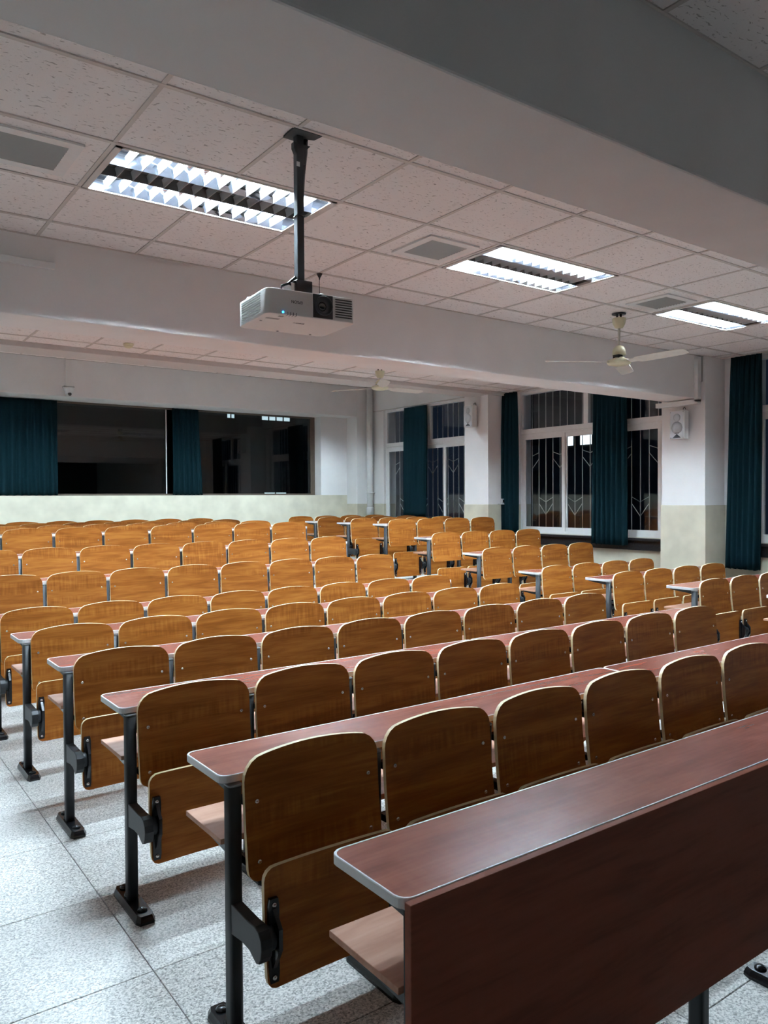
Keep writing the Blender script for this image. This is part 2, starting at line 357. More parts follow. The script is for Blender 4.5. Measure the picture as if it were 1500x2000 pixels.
# ------------------------------------------------------------------ light fittings
def light_fitting(x0, y0, z, label, lit=True):
    t = thing('louvre_light', label, 'light', (x0+.6, y0+.3, z), 'recessed louvre lights')
    fr = MB(); a, b = .588, .288
    for q in ((-a, a, -b, -b+.014), (-a, a, b-.014, b), (-a, -a+.03, -b, b), (a-.03, a, -b, b)):
        fr.box(*q, -.004, .012)
    fr.build('frame', 'bar', parent=t)
    MB().box(-a, a, -b, b, .118, .124).box(-a, a, -b, -b+.004, .01, .12).box(-a, a, b-.004, b, .01, .12)\
        .box(-a, -a+.004, -b, b, .01, .12).box(a-.004, a, -b, b, .01, .12).build('housing', 'housing', parent=t)
    L0, L1 = -.555, .555
    for s in (-1, 1):
        yc = s*.172
        prof = [(.100, .002), (.094, .03), (.080, .06), (.055, .085), (0, .094), (-.055, .085), (-.080, .06), (-.094, .03), (-.100, .002)]
        vs = [(L0, yc+p, h) for p, h in prof] + [(L1, yc+p, h) for p, h in prof]; n = len(prof)
        r = MB().add(vs, [(i, i+1, n+i+1, n+i) for i in range(n-1)], 0, True)
        r.add(vs, [list(range(n)), list(range(n, 2*n))], 0); r.build('reflector', 'refl', parent=t)
        MB().lathe([(.013, L0+.01), (.013, L1-.01)], (0, yc, .057), 8, 'x').build('tube', 'lamptube', parent=t)
    MB().box(L0, L1, -.070, .070, .050, .054).box(L0, L1, -.0715, -.070, .002, .05).box(L0, L1, .070, .0715, .002, .05).build('centre_channel', 'housing', parent=t)
    bl = _blade()
    for k in range(13):
        x = L0 + (L1-L0)*(k+1)/14
        for yc, nm in ((-.172, 0), (0, 1), (.172, 0)):
            link('louvre_blade', bl[nm], t, (x, yc, 0))
    return t
_bl = []
def _blade():
    if not _bl:
        for w0, w1 in ((.097, .084), (.068, .068)):
            mb = MB(); p = [(-.011, .043), (.011, .043), (.004, .020), (.0012, .002), (-.0012, .002), (-.004, .020)]
            n = len(p); vs = []
            for s in (-1, 1):
                for x, z in p: vs.append((x, s*(w0 + (w1-w0)*(z-.002)/.046), z))
            mb.add(vs, [list(range(n)), list(range(n, 2*n))]); mb.add(vs, [(i, (i+1) % n, n+(i+1) % n, n+i) for i in range(n)], 0)
            _bl.append(mb.mesh('louvre_blade', 'blade'))
    return _bl
for i, (x0, x1, y0, y1) in enumerate(B2):
    light_fitting(x0, y0, CZ, ['louvre ceiling light off to the left of the projector', 'nearest louvre ceiling light, behind the projector pole', 'middle louvre ceiling light beside the small air vent', 'farthest louvre ceiling light, above the near ceiling fan'][i])
for i, (x0, x1, y0, y1) in enumerate(B3):
    light_fitting(x0, y0, CZ, '%s louvre ceiling light from the left behind the middle beam' % ORD[i+1])
for i, (x0, x1, y0, y1) in enumerate(B4):
    light_fitting(x0, y0, CZ4, '%s added unseen louvre light from the left above the last rows' % ORD[i+1])
# ceiling air vents
def vent(x, y, label):
    t = thing('air_vent', label, 'vent', (x, y, CZ), 'ceiling air vents')
    fr = MB(); a, b = .20, .145
    for q in ((-a, a, -a, -b), (-a, a, b, a), (-a, -b, -b, b), (b, a, -b, b)): fr.box(*q, -.006, .004)
    fr.build('frame', 'white', parent=t); MB().box(-b, b, -b, b, .0045, .0055).build('duct', 'ventdark', parent=t)
    sl = MB().prism([(-.009, -.001), (.006, -.008), (.009, -.006), (-.006, .002)], 'x', -b, b).mesh('slat', 'grille')
    for k in range(11): link('slat', sl, t, (0, -b+.014+.0262*k, 0))
vent(.80, 3.84, 'square ceiling air vent left of the nearest light'); vent(3.23, 3.86, 'square ceiling air vent left of the middle light'); vent(5.62, 3.84, 'square ceiling air vent above the near ceiling fan')

# ------------------------------------------------------------------ tip-up chairs and desk rows
XS, SP = .960, .4970                # first post and seat spacing of the wide block
XB = 6.19                           # first post of the window block
def Yk(k): return 2.085 + .913*(k-1) if k else 1.232
FLOOR = {k: 0.0 for k in range(0, 7)}; FLOOR.update({7: .15, 8: .30, 9: .45, 10: .45, 11: .45})
RAISE = {6: .15, 7: .15, 8: .15}
def panel_mesh(name, w, z0, z1, rt_, rb, arch, th, tilt, curve):
    """bent plywood shell: front slot 0, rim slot 1; y grows away from the sitter"""
    nx, nz = 20, 8; hw = w/2
    xs = [hw*math.sin(PI/2*(-1+2*i/nx)) for i in range(nx+1)]
    def rnd(x, r):
        d = abs(x)-(hw-r)
        return 0 if d <= 0 else r*(1-math.sqrt(max(0, 1-min(1, d/r)**2)))
    P = []
    for x in xs:
        zt = z1 - arch*(x/hw)**2 - rnd(x, rt_); zb = z0 + rnd(x, rb)
        col = []
        for j in range(nz+1):
            z = zb + (zt-zb)*j/nz; t = (z-z0)/(z1-z0)
            y = tilt*(t-1) + curve*(1-(x/hw)**2) + .010*math.sin(PI*t)*0.6
            col.append((x, y, z))
        P.append(col)
    mb = MB(); idx = lambda i, j: i*(nz+1)+j; k = (nx+1)*(nz+1)
    fv = [p for c in P for p in c]; bv = [(x, y+th, z) for x, y, z in fv]
    mb.add(fv, [(idx(i, j), idx(i+1, j), idx(i+1, j+1), idx(i, j+1)) for i in range(nx) for j in range(nz)], 0, True)
    mb.add(bv, [(idx(i, j), idx(i, j+1), idx(i+1, j+1), idx(i+1, j)) for i in range(nx) for j in range(nz)], 0, True)
    rim = [(i, 0) for i in range(nx)] + [(nx, j) for j in range(nz)] + [(i, nz) for i in range(nx, 0, -1)] + [(0, j) for j in range(nz, 0, -1)]
    vs = []; n = len(rim)
    for i, j in rim: vs.append(fv[idx(i, j)])
    for i, j in rim: vs.append(bv[idx(i, j)])
    mb.add(vs, [(i, (i+1) % n, n+(i+1) % n, n+i) for i in range(n)], 1, False)
    me = bpy.data.meshes.new(name); me.from_pydata(mb.v, [], mb.f)
    me.materials.append(MT['ply']); me.materials.append(MT['plyedge'])
    me.polygons.foreach_set('material_index', mb.m); me.polygons.foreach_set('use_smooth', mb.sm)
    bm = bmesh.new(); bm.from_mesh(me); bmesh.ops.recalc_face_normals(bm, faces=bm.faces); bm.to_mesh(me); bm.free()
    return me
ME = {}
ME['back'] = panel_mesh('backrest', .466, .468, .833, .055, .035, .026, .015, .030, .008)
ME['seat'] = panel_mesh('seat', .458, .212, .540, .035, .030, .0, .015, .020, .010)
ME['screw'] = MB().lathe([(.0075, 0), (.0070, -.002), (.0045, -.0042), (0, -.005)], n=8, axis='y').mesh('screw', 'screw')
pl = MB().prism([(-.013, .228), (.013, .228), (.016, .25), (.016, .44), (.013, .462), (-.013, .462), (-.016, .44), (-.016, .25)], 'y', -.012, 0)
pl.prism([(-.014, .27), (-.05, .335), (-.05, .392), (-.014, .435)], 'x', -.006, .006)
ME['plate'] = pl.mesh('hinge_plate', 'black')
ME['clip'] = MB().box(-.014, .014, -.016, .020, -.011, .011).mesh('back_clip', 'black')
arm = [(.006, .402), (-.05, .400), (-.11, .398), (-.150, .400), (-.172, .394), (-.187, .376), (-.191, .352), (-.186, .326), (-.174, .308),
       (-.158, .302), (-.143, .308), (-.118, .320), (-.07, .322), (.006, .312)]
def arm_mesh(lo, hi):
    return bevelled(MB().prism(arm, 'x', -.017, .017).lathe([(.033, lo), (.033, hi)], (0, -.157, .360), 14, 'x').mesh('seat_bracket', 'post'), .002, 1, 50)
ME['arm'] = arm_mesh(-.032, .032); ME['arm_left_end'] = arm_mesh(.010, .032); ME['arm_right_end'] = arm_mesh(-.032, -.010)
def post_mesh(h):
    sec = []
    for cx, cy, a0 in ((.009, .012, 0), (-.009, .012, 90), (-.009, -.012, 180), (.009, -.012, 270)):
        for k in range(4):
            a = math.radians(a0+30*k); sec.append((cx+.0115*math.cos(a), cy+.0115*math.sin(a)))
    return MB().prism(sec, 'z', 0.02, h, 0, True).prism([(x*1.04, y*1.04) for x, y in sec], 'z', h, h+.006, 1, True).mesh('post', 'post', 'cap')
ME['post'] = post_mesh(.736); ME['post_tall'] = post_mesh(.886)
ft = [(-.036, -.168), (-.026, -.190), (.026, -.190), (.036, -.168), (.036, .095), (.026, .117), (-.026, .117), (-.036, .095)]
fm = MB()
def ring(sx, sy, z): return [(x*sx, (y+.036)*sy-.036, z) for x, y in ft]
rs = [ring(1, 1, 0), ring(1, 1, .010), ring(.86, .97, .022), ring(.80, .94, .030)]
vv = [p for r_ in rs for p in r_]; nn = len(ft)
fm.add(vv, [(a*nn+i, a*nn+(i+1) % nn, (a+1)*nn+(i+1) % nn, (a+1)*nn+i) for a in range(3) for i in range(nn)], 0, False)
fm.add(vv, [list(range(3*nn, 4*nn))])
fm.lathe([(.026, .028), (.024, .040), (.020, .046)], (0, 0, 0), 12)
for yy in (-.135, .075): fm.lathe([(.019, .029), (.018, .035), (.010, .040), (0, .041)], (0, yy, 0), 12)
ME['foot'] = fm.mesh('foot', 'black')
ME['bracket'] = MB().prism([(.015, -.004), (.235, -.004), (.235, -.012), (.015, -.034)], 'x', -.010, .010).mesh('desk_bracket', 'post')
ME['shelfarm'] = MB().prism([(.0, 0), (.20, 0), (.20, -.012), (.0, -.030)], 'x', -.008, .008).mesh('shelf_bracket', 'black')
def chair(x, k, label, group):
    z = FLOOR[k]; up_ = RAISE.get(k, 0); y = Yk(k)
    t = thing('tip_up_chair', label, 'chair', (x, y, z), group)
    b = link('backrest', ME['back'], t, (0, -.058, up_))
    for sx in (-.195, .195):
        for zz, dy in ((.690, -.006), (.520, -.020)): link('screw', ME['screw'], b, (sx, dy, zz))
        for zz, dy in ((.690, .018), (.520, .012)): link('back_clip', ME['clip'], b, (math.copysign(.214, sx), dy+.006, zz))
    s = link('seat', ME['seat'], t, (0, -.170, 0))
    for sx in (-.208, .208):
        p = link('hinge_plate', ME['plate'], s, (sx, -.006, 0))
        for zz in (.445, .243): link('screw', ME['screw'], s, (sx, -.0185, zz))
    return t
def desk_top_mesh(Ld, sq_near=False):
    """laminate slab and its aluminium edging, x from 0 to Ld, y from 0 to .275"""
    D = .275; r = .03; pts = []
    for cx, cy, a0 in ((Ld-r, D-r, 0), (r, D-r, 90), (r, r, 180), (Ld-r, r, 270)):
        for q in range(5):
            a = math.radians(a0+22.5*q); pts.append((cx+r*math.cos(a), cy+r*math.sin(a)))
    def inset(d): return [(Ld/2+(x-Ld/2)*(Ld/2-d)/(Ld/2), D/2+(y-D/2)*(D/2-d)/(D/2)) for x, y in pts]
    slab = MB().prism(inset(.0050), 'z', .0005, .0210, 0).mesh('desktop', 'top')
    o, i = pts, inset(.0052); n = len(o); mb = MB()
    vs = [(x, y, 0) for x, y in o] + [(x, y, .0200) for x, y in o] + [(x, y, .0219) for x, y in inset(.0012)] + [(x, y, .0216) for x, y in i] + [(x, y, 0) for x, y in i]
    mb.add(vs, [(l*n+a, l*n+(a+1) % n, (l+1) % 5*n+(a+1) % n, (l+1) % 5*n+a) for l in range(5) for a in range(n)], 0, False)
    return slab, mb.mesh('edging', 'alu')
_dt = {}
def desk_row(x0, nseat, posts, k, label, group, left_end, right_end, desk=True, panel=False):
    """posts: indices of the posts this section carries; x0 is post 0 of the section's seats"""
    y = Yk(k); z = FLOOR[k]; up_ = RAISE.get(k, 0)
    t = thing('lecture_desk' if desk else 'seat_frame', label, 'desk' if desk else 'frame', (x0, y, z), group)
    for i in posts:
        p = link('post', ME['post_tall' if up_ else 'post'], t, (i*SP, -.016, 0))
        link('foot', ME['foot'], p, (0, .016, 0))
        if k: link('seat_bracket', ME['arm_left_end' if left_end and i == 0 else ('arm_right_end' if right_end and i == nseat else 'arm')], p, (0, -.016, 0))
        if desk:
            link('desk_bracket', ME['bracket'], p, (0, 0, .7455+up_)); link('shelf_bracket', ME['shelfarm'], p, (0, .015, .557+up_))
    if desk:
        xa = -.040 if left_end else .0012; xb_ = nseat*SP + (.040 if right_end else -.0012)
        key = round(xb_-xa, 4)
        if key not in _dt:
            _dt[key] = desk_top_mesh(key) + (bevelled(MB().box(0, key-.02, 0, .262, 0, .016).mesh('shelf', 'shelf'), .001, 1),)
        d = link('desktop', _dt[key][0], t, (xa, -.024, .7455+up_))
        link('edging', _dt[key][1], d, (0, 0, 0))
        link('shelf', _dt[key][2], t, (xa+.012, .008, .559+up_))
    if panel:
        pw = bevelled(MB().box(xa+.002, xb_-.002, -.047, -.0265, .215, .767).mesh('modesty_panel', 'panel'), .0012, 1)
        link('modesty_panel', pw, t)
    return t
NW = 8
for k in range(0, 12):
    rowname = 'front row' if k == 1 else ORD[k]+' row'
    if k: dl = 'behind the %s of the wide block' % rowname
    for half, (i0, posts, le, re) in enumerate([(0, range(0, 5), True, False), (4, range(1, 5), False, True)]):
        side = 'left half' if half == 0 else 'right half'
        if k == 0: lab = 'foremost red-brown desk with full front panel, %s' % side
        elif k == 11: lab = 'black seat posts without desk in last row of wide block, %s' % side
        else: lab = 'long red-brown desk with silver edge %s, %s' % (dl, side)
        desk_row(XS+i0*SP, 4, posts, k, lab, 'desk rows of the wide block' if k < 11 else 'last row seat frames', le, re, desk=k < 11, panel=k == 0)
    if k:
        for i in range(NW):
            chair(XS+(i+.5)*SP, k, '%s folded plywood chair from the left in the %s of the wide block' % (ORD[i+1], rowname if k < 11 else 'last row'), 'tip-up chairs of the wide block')
for k in range(2, 12):
    nm = 'nearest row' if k == 2 else ('last row' if k == 11 else ORD[k-1]+' row')
    if k == 11: lab = 'black seat posts without desk in last row beside the windows'
    else: lab = 'short red-brown desk behind %s of the window block' % nm
    desk_row(XB, 4, range(0, 5), k, lab, 'desk rows of the window block' if k < 11 else 'last row seat frames', True, True, desk=k < 11)
    for i in range(4):
        chair(XB+(i+.5)*SP, k, '%s folded plywood chair from the aisle in the %s of the window block' % (ORD[i+1], nm), 'tip-up chairs of the window block')

# ------------------------------------------------------------------ windows of the right wall
def strips(mb, x0, x1, ya, yb, za, zb, wdt):
    """rectangular ring in the y-z plane"""
    mb.box(x0, x1, ya, yb, za, za+wdt); mb.box(x0, x1, ya, yb, zb-wdt, zb)
    mb.box(x0, x1, ya, ya+wdt, za+wdt, zb-wdt); mb.box(x0, x1, yb-wdt, yb, za+wdt, zb-wdt); return mb
def wall_window(n, W, label):
    y0, y1, z0, z1 = W; xf = XR+.05
    fr = MB(); strips(fr, xf, xf+.07, y0, y1, z0, z1, .04)
    zt = Z(.955)
    fr.box(xf-.004, xf+.07, y0, y1, zt, zt+.07)
    fr.box(xf+.012, xf+.06, y0, y1, zt-.03, zt)
    ym = (y0+y1)/2; fr.box(xf, xf+.06, ym-.04, ym+.04, zt+.07, z1-.04)
    o = structure(fr.build('window_%d' % n, 'upvc', bevel=.003), label)
    for a, b in ((y0+.04, ym-.04), (ym+.04, y1-.04)):
        MB().box(xf+.03, xf+.034, a, b, zt+.07, z1-.04).build('pane', 'glass', parent=o)
    d = (y1-y0-.08)/3
    for i in range(3):
        a = y0+.04+d*i - (.0 if i == 0 else .02); b = y0+.04+d*(i+1) + (.0 if i == 2 else .02)
        xx = xf+.004 + (.026 if i == 1 else 0)
        s = strips(MB(), xx, xx+.024, a, b, z0+.035, zt-.028, .058).build('sash', 'upvc', parent=o, bevel=.003)
        MB().box(xx+.010, xx+.014, a+.058, b-.058, z0+.093, zt-.086).build('pane', 'glass', parent=s)
    # stone sill
    sl = structure(MB().box(XR-.07, XR+.06, y0-.10, y1+.10, z0-.035, z0-.004).build('window_sill', 'stone', bevel=.003), 'black stone sill of ' + label)
    MB().box(XR-.035, XR-.001, y0-.08, y1+.08, z0-.16, z0-.035).build('sill_apron', 'stone', parent=sl)
    # outside security bars
    g = thing('security_grille', 'steel bars outside ' + label, 'grille', (XR+.20, y0, z0), 'window security grilles')
    nb = int((y1-y0)/.1365)
    vb = MB().tube([(0, 0, .02), (0, 0, z1-z0-.02)], .007, 6).mesh('bar', 'steel')
    for i in range(nb):
        yy = y1 - .10 - .1365*i
        link('bar', vb, g, (0, yy-y0, 0))
        ph = i % 4
        if ph in (0, 2):
            zs = [(-.062, .007), (-.25, -.08)] if ph == 2 else [(.627, .673), (.436, .578)]
            for zc, zs_ in zs:
                for s in (-1, 1):
                    if 0.05 < yy-y0+s*.1365 < y1-y0-.03:
                        MB().tube([(-.003, yy-y0, Z(zc)-z0), (-.003, yy-y0+s*.1365, Z(zs_)-z0)], .0055, 5).build('chevron_bar', 'steel', parent=g)
    for zz in (.02, z1-z0-.02):
        MB().tube([(.008, .02, zz), (.008, y1-y0-.02, zz)], .008, 6).build('cross_bar', 'steel', parent=g)
    return o
wall_window(2, W2, 'the rearmost window on the right wall')
wall_window(3, W3, 'the large middle window on the right wall')
wall_window(4, W4, 'the near window at the right picture edge')

def curtain(label, p0, p1, z0, z1, folds, amp, flare=1.0, shift=0.0, seed=0, group='teal curtains'):
    """hangs between plan points p0 and p1; gathers at the top, spreads by flare at the hem"""
    rnd = random.Random(seed); nu, nv = folds*8, 18
    a, b = Vector(p0), Vector(p1); mid = (a+b)/2; dr = (b-a); nrm = Vector((dr.y, -dr.x)).normalized()
    ph = [rnd.uniform(-.5, .5) for _ in range(folds+1)]; am = [rnd.uniform(.6, 1.3) for _ in range(folds+1)]
    vs = []
    for j in range(nv+1):
        t = j/nv; z = z1+(z0-z1)*t; sc = 1+(flare-1)*t**1.3
        for i in range(nu+1):
            u = i/nu; f = u*folds; k = min(int(f), folds-1); fr_ = f-k
            pz = ph[k]*(1-fr_)+ph[k+1]*fr_; az = am[k]*(1-fr_)+am[k+1]*fr_
            wob = amp*az*(.45+.55*min(1, t*4))*math.sin(2*PI*f + pz + .5*math.sin(3*t+k)) + .25*amp*math.sin(4*PI*f+pz*3)*(1-.5*t)
            if t < .05: wob *= .8
            q = mid + dr*((u-.5)*sc + shift*t) + nrm*wob
            vs.append((q.x, q.y, z + (.006*math.sin(7*u*folds) if j == nv else 0)))
    fs = [(j*(nu+1)+i, j*(nu+1)+i+1, (j+1)*(nu+1)+i+1, (j+1)*(nu+1)+i) for j in range(nv) for i in range(nu)]
    o = MB().add(vs, fs, 0, True).build('curtain', 'curtain')
    md = o.modifiers.new('cloth', 'SOLIDIFY'); md.thickness = .004; md.offset = 0
    return tag(o, label, 'curtain', group)
CX = 8.44
curtain('dark teal curtain gathered over the rearmost right window', (CX, 10.33), (CX, 10.96), Z(-.32), Z(1.60), 6, .03, 1.0, .07, 1)
curtain('narrow teal curtain just behind the farther white pillar', (CX, 8.22), (CX, 8.52), Z(-.54), Z(1.585), 4, .035, 1.05, 0, 2)
curtain('teal curtain hanging across the large middle window', (CX, 6.28), (CX, 6.80), Z(-.62), Z(1.58), 7, .035, 1.12, .02, 3)
curtain('dark teal curtain beside the nearer pillar at right edge', (CX, 4.50), (CX, 4.86), Z(-.82), Z(1.58), 6, .035, 1.15, .12, 4)
for y0, y1, nm in ((9.1, 11.9, 'rearmost'), (5.6, 8.5, 'middle'), (2.2, 4.98, 'near')):
    r_ = thing('curtain_rail', 'curtain rail above the %s right-hand window' % nm, 'rail', (CX+.0, y0, Z(1.588) if nm != 'rearmost' else Z(1.625)), 'curtain rails')
    MB().box(-.008, .008, 0, y1-y0, -.006, .004).build('rail', 'bar', parent=r_)
    for yy in (.1, (y1-y0)/2, y1-y0-.1): MB().box(-.004, XR-CX, yy-.01, yy+.01, -.004, .004).build('bracket', 'bar', parent=r_)

# ------------------------------------------------------------------ booth window in the rear wall
wn = structure(MB().box(XL, GX1, GY-.02, GY+.04, GZ0, GZ0+.03).box(XL, GX1, GY-.02, GY+.04, GZ1-.03, GZ1).box(GX1-.09, GX1, GY-.02, GY+.05, GZ0+.03, GZ1-.03)
               .build('window_1', 'brownframe'), 'wide dark booth window in the rear wall')
for a, b in ((XL, 4.752), (4.768, GX1-.09)):
    MB().box(a, b, GY, GY+.008, GZ0+.03, GZ1-.03).build('pane', 'darkglass', parent=wn)
MB().box(4.752, 4.768, GY-.006, GY+.014, GZ0+.02, GZ1-.02).build('mullion', 'alu', parent=wn)
curtain('wide dark teal curtain at left end of the rear booth window', (1.2, GY-.10), (3.00, GY-.10), GZ0+.01, GZ1-.01, 16, .030, 1.0, 0, 11, 'booth window curtains')
curtain('narrow teal curtain beside the mullion of the rear booth window', (4.83, GY-.10), (5.30, GY-.10), GZ0+.01, GZ1-.01, 6, .030, 1.12, .06, 12, 'booth window curtains')
# dark booth behind it
BX = 9.10
bt = structure(MB().box(XL, BX, 16.0, 16.2, 0, 4.2).box(XL, BX, 12.86, 16, .25, .45).box(XL, BX, 12.86, 16, 4.1, 4.2).box(XL-.1, XL, 12.86, 16, 0, 4.2).box(BX, BX+.1, 12.86, 16, 0, 4.2)
               .box(XR+.28, BX, 12.80, 12.86, 0, 4.2).build('booth_room', 'booth'), 'unlit booth behind the rear window')
def lit_window(label, x0, x1, z0, z1, panes):
    t = thing('lit_window', label, 'window', ((x0+x1)/2, 15.995, z0), 'lit panes far inside the booth')
    w_ = x1-x0; fr = MB()
    for a, b, c, d in ((-w_/2-.02, w_/2+.02, -.02, 0), (-w_/2-.02, w_/2+.02, z1-z0, z1-z0+.02)): fr.box(a, b, -.03, 0, c, d)
    for k in range(panes+1): fr.box(-w_/2+w_*k/panes-.012, -w_/2+w_*k/panes+.012, -.03, 0, 0, z1-z0)
    fr.build('frame', 'booth', parent=t)
    for k in range(panes): MB().box(-w_/2+w_*k/panes+.012, -w_/2+w_*(k+1)/panes-.012, -.012, -.004, 0, z1-z0).build('pane', 'litpane', parent=t)
lit_window('row of bright panes seen high through the rear booth glass', 8.20, 8.95, Z(1.81), Z(2.02), 4)
lit_window('two small bright panes seen left of the brighter row in the booth', 7.35, 7.55, Z(1.81), Z(2.01), 2)
lit_window('low bright strip of panes seen just above the booth sill', 8.25, 8.84, Z(.088), Z(.156), 2)

# ------------------------------------------------------------------ projector on its pole
PX, PY = 1.735, 3.005
p = thing('projector_mount', 'black ceiling pole and bracket carrying the white projector', 'mount', (PX, PY, CZ))
MB().box(-.017, .017, -.017, .017, -.66, .02).build('pole', 'post', parent=p, bevel=.003)
MB().prism([(-.055, -.062), (.085, -.062), (.075, -.01), (.050, .0), (.06, .03), (.02, .045), (-.05, .045), (-.055, .0)], 'z', -.003, .0055).build('ceiling_hole', 'ventdark', parent=p)
MB().prism([(-.03, -.035), (.055, -.035), (.03, -.06), (.03, -.12), (.0, -.12), (-.03, -.06)], 'y', -.012, .012).build('top_flange', 'post', parent=p, bevel=.002)
MB().box(-.036, .040, -.045, .045, -.705, -.640).build('bracket_head', 'black', parent=p, bevel=.003)
MB().box(-.058, -.036, -.030, .040, -.712, -.655).box(-.05, .03, -.03, .05, -.718, -.705).build('tilt_plate', 'screw', parent=p)
for a in (.35, 1.35, 2.6, -2.2):
    MB().tube([(0, 0, -.712), (.10*math.cos(a), .10*math.sin(a), -.716), (.125*math.cos(a), .125*math.sin(a), -.726)], .009, 6).build('spider_arm', 'black', parent=p)
MB().tube([(.042, .01, .0), (.036, .012, -.06), (.025, .012, -.16), (.020, .010, -.30), (.019, .008, -.36)], [.011, .015, .013, .008, .003], 7).build('cable_bundle', 'black', parent=p)
MB().tube([(.019, -.02, -.352), (.019, .02, -.352), (-.019, .02, -.355), (-.019, -.02, -.352), (.019, -.02, -.352)], .0025, 5).build('cable_tie', 'black', parent=p)
MB().tube([(-.02, .0, -.62), (-.06, -.01, -.655), (-.10, -.02, -.675), (-.105, -.02, -.69), (-.07, -.02, -.70), (-.05, -.02, -.722)], .006, 6).build('loop_cable', 'black', parent=p)
MB().box(-.020, -.004, -.0185, -.017, -.14, -.12).build('sticker', 'white', parent=p)
PA = math.radians(-5.1)
pr = thing('projector', 'white projector hanging upside down from the black pole', 'projector', (1.71, 2.99, Z(.760)), None, PA)
w_, d_, h_ = .415, .325, .105
def rrect(hw, hd, r, n=4):
    pts = []
    for cx, cy, a0 in ((hw-r, hd-r, 0), (-hw+r, hd-r, 90), (-hw+r, -hd+r, 180), (hw-r, -hd+r, 270)):
        for q in range(n+1):
            a = math.radians(a0+90*q/n); pts.append((cx+r*math.cos(a), cy+r*math.sin(a)))
    return pts
MB().prism(rrect(w_/2, d_/2, .03), 'z', 0, h_, 0, True).build('body', 'projw', parent=pr, bevel=.004)
fy = -d_/2
lh = MB().box(.002, .094, fy-.004, fy+.02, .004, h_-.002).build('lens_panel', 'ink', parent=pr, bevel=.002)
MB().lathe([(.040, 0), (.042, -.008), (.037, -.012), (.033, -.004), (.021, -.002)], (.048, fy-.004, .055), 24, 'y').build('lens_ring', 'ink', parent=lh)
MB().lathe([(.020, 0), (.019, -.004), (.010, -.007), (0, -.008)], (.042, fy-.004, .052), 20, 'y').build('lens', 'lens', parent=lh)
sl = MB().box(-.040, .040, -.003, .003, -.0022, .0022).mesh('vent_slot', 'ventdark')
for k in range(8): link('vent_slot', sl, pr, (.147, fy+.001, .018+.0105*k))
sl2 = MB().box(-.0025, .0025, -.108, .108, -.0020, .0020).mesh('vent_slot', 'grille')
for s in (-1, 1):
    for k in range(9): link('vent_slot', sl2, pr, (s*(w_/2-.001), .01, .014+.0098*k))
MB().lathe([(.0045, 0), (.004, -.003), (0, -.004)], (-.135, fy, .010), 10, 'y').build('status_light', 'blueled', parent=pr)
for k in range(4):
    MB().box(-.115+.013*k, -.113+.013*k, fy-.0006, fy+.006, .001, .013).build('indicator_slit', 'ink', parent=pr)
    MB().box(-.115+.013*k, -.113+.013*k, fy+.001, fy+.018, -.0006, .002).build('indicator_slit', 'ink', parent=pr)
MB().box(-.175, -.115, -.085, -.066, -.0006, .001).build('rating_label', 'grille', parent=pr)
MB().box(-.140, -.118, -.135, -.118, -.0006, .001).build('socket_cover', 'grille', parent=pr)
for x, y in ((-.175, -.02), (.13, .135), (-.03, .14)): MB().lathe([(.006, .001), (.005, -.003)], (x, y, 0), 10).build('foot_screw', 'grille', parent=pr)
for x, y in ((-.20, .09), (.075, -.11)): MB().lathe([(.016, 0), (.016, .010), (.011, .016)], (x*.9, y, h_), 12).build('top_foot', 'projw', parent=pr)
MB().box(.06, .145, -.09, -.06, h_+.003, h_+.011).build('plate_arm', 'black', parent=pr)
def text(body, size, mat, parent, loc, rot, name):
    c = bpy.data.curves.new(name, 'FONT'); c.body = body; c.size = size; c.align_x = 'CENTER'; c.align_y = 'CENTER'; c.extrude = .0004
    o = bpy.data.objects.new(name, c); COL.objects.link(o)
    dg = bpy.context.evaluated_depsgraph_get(); me = bpy.data.meshes.new_from_object(o.evaluated_get(dg)); bpy.data.objects.remove(o)
    me.materials.clear(); me.materials.append(MT[mat])
    o = link(name, me, parent, loc); o.rotation_euler = rot; return o
text('EPSON', .017, 'ink', pr, (-.072, fy-.0005, .058), (PI/2, PI, 0), 'lettering')
text('EPSON', .017, 'ink', pr, (-.01, -.045, -.0005), (PI, 0, PI), 'lettering')
t = thing('safety_wire', 'thin black wire hook hanging from the ceiling just right of the projector', 'wire', (2.90, 4.74, CZ))
MB().lathe([(.022, .0), (.018, -.010), (.006, -.03), (.003, -.045)], n=10).build('hook', 'black', parent=t)
MB().tube([(0, 0, -.04), (-.004, -.003, -.08), (.0, .0, -.14), (-.008, -.004, -.20)], .0025, 5).build('wire', 'black', parent=t)

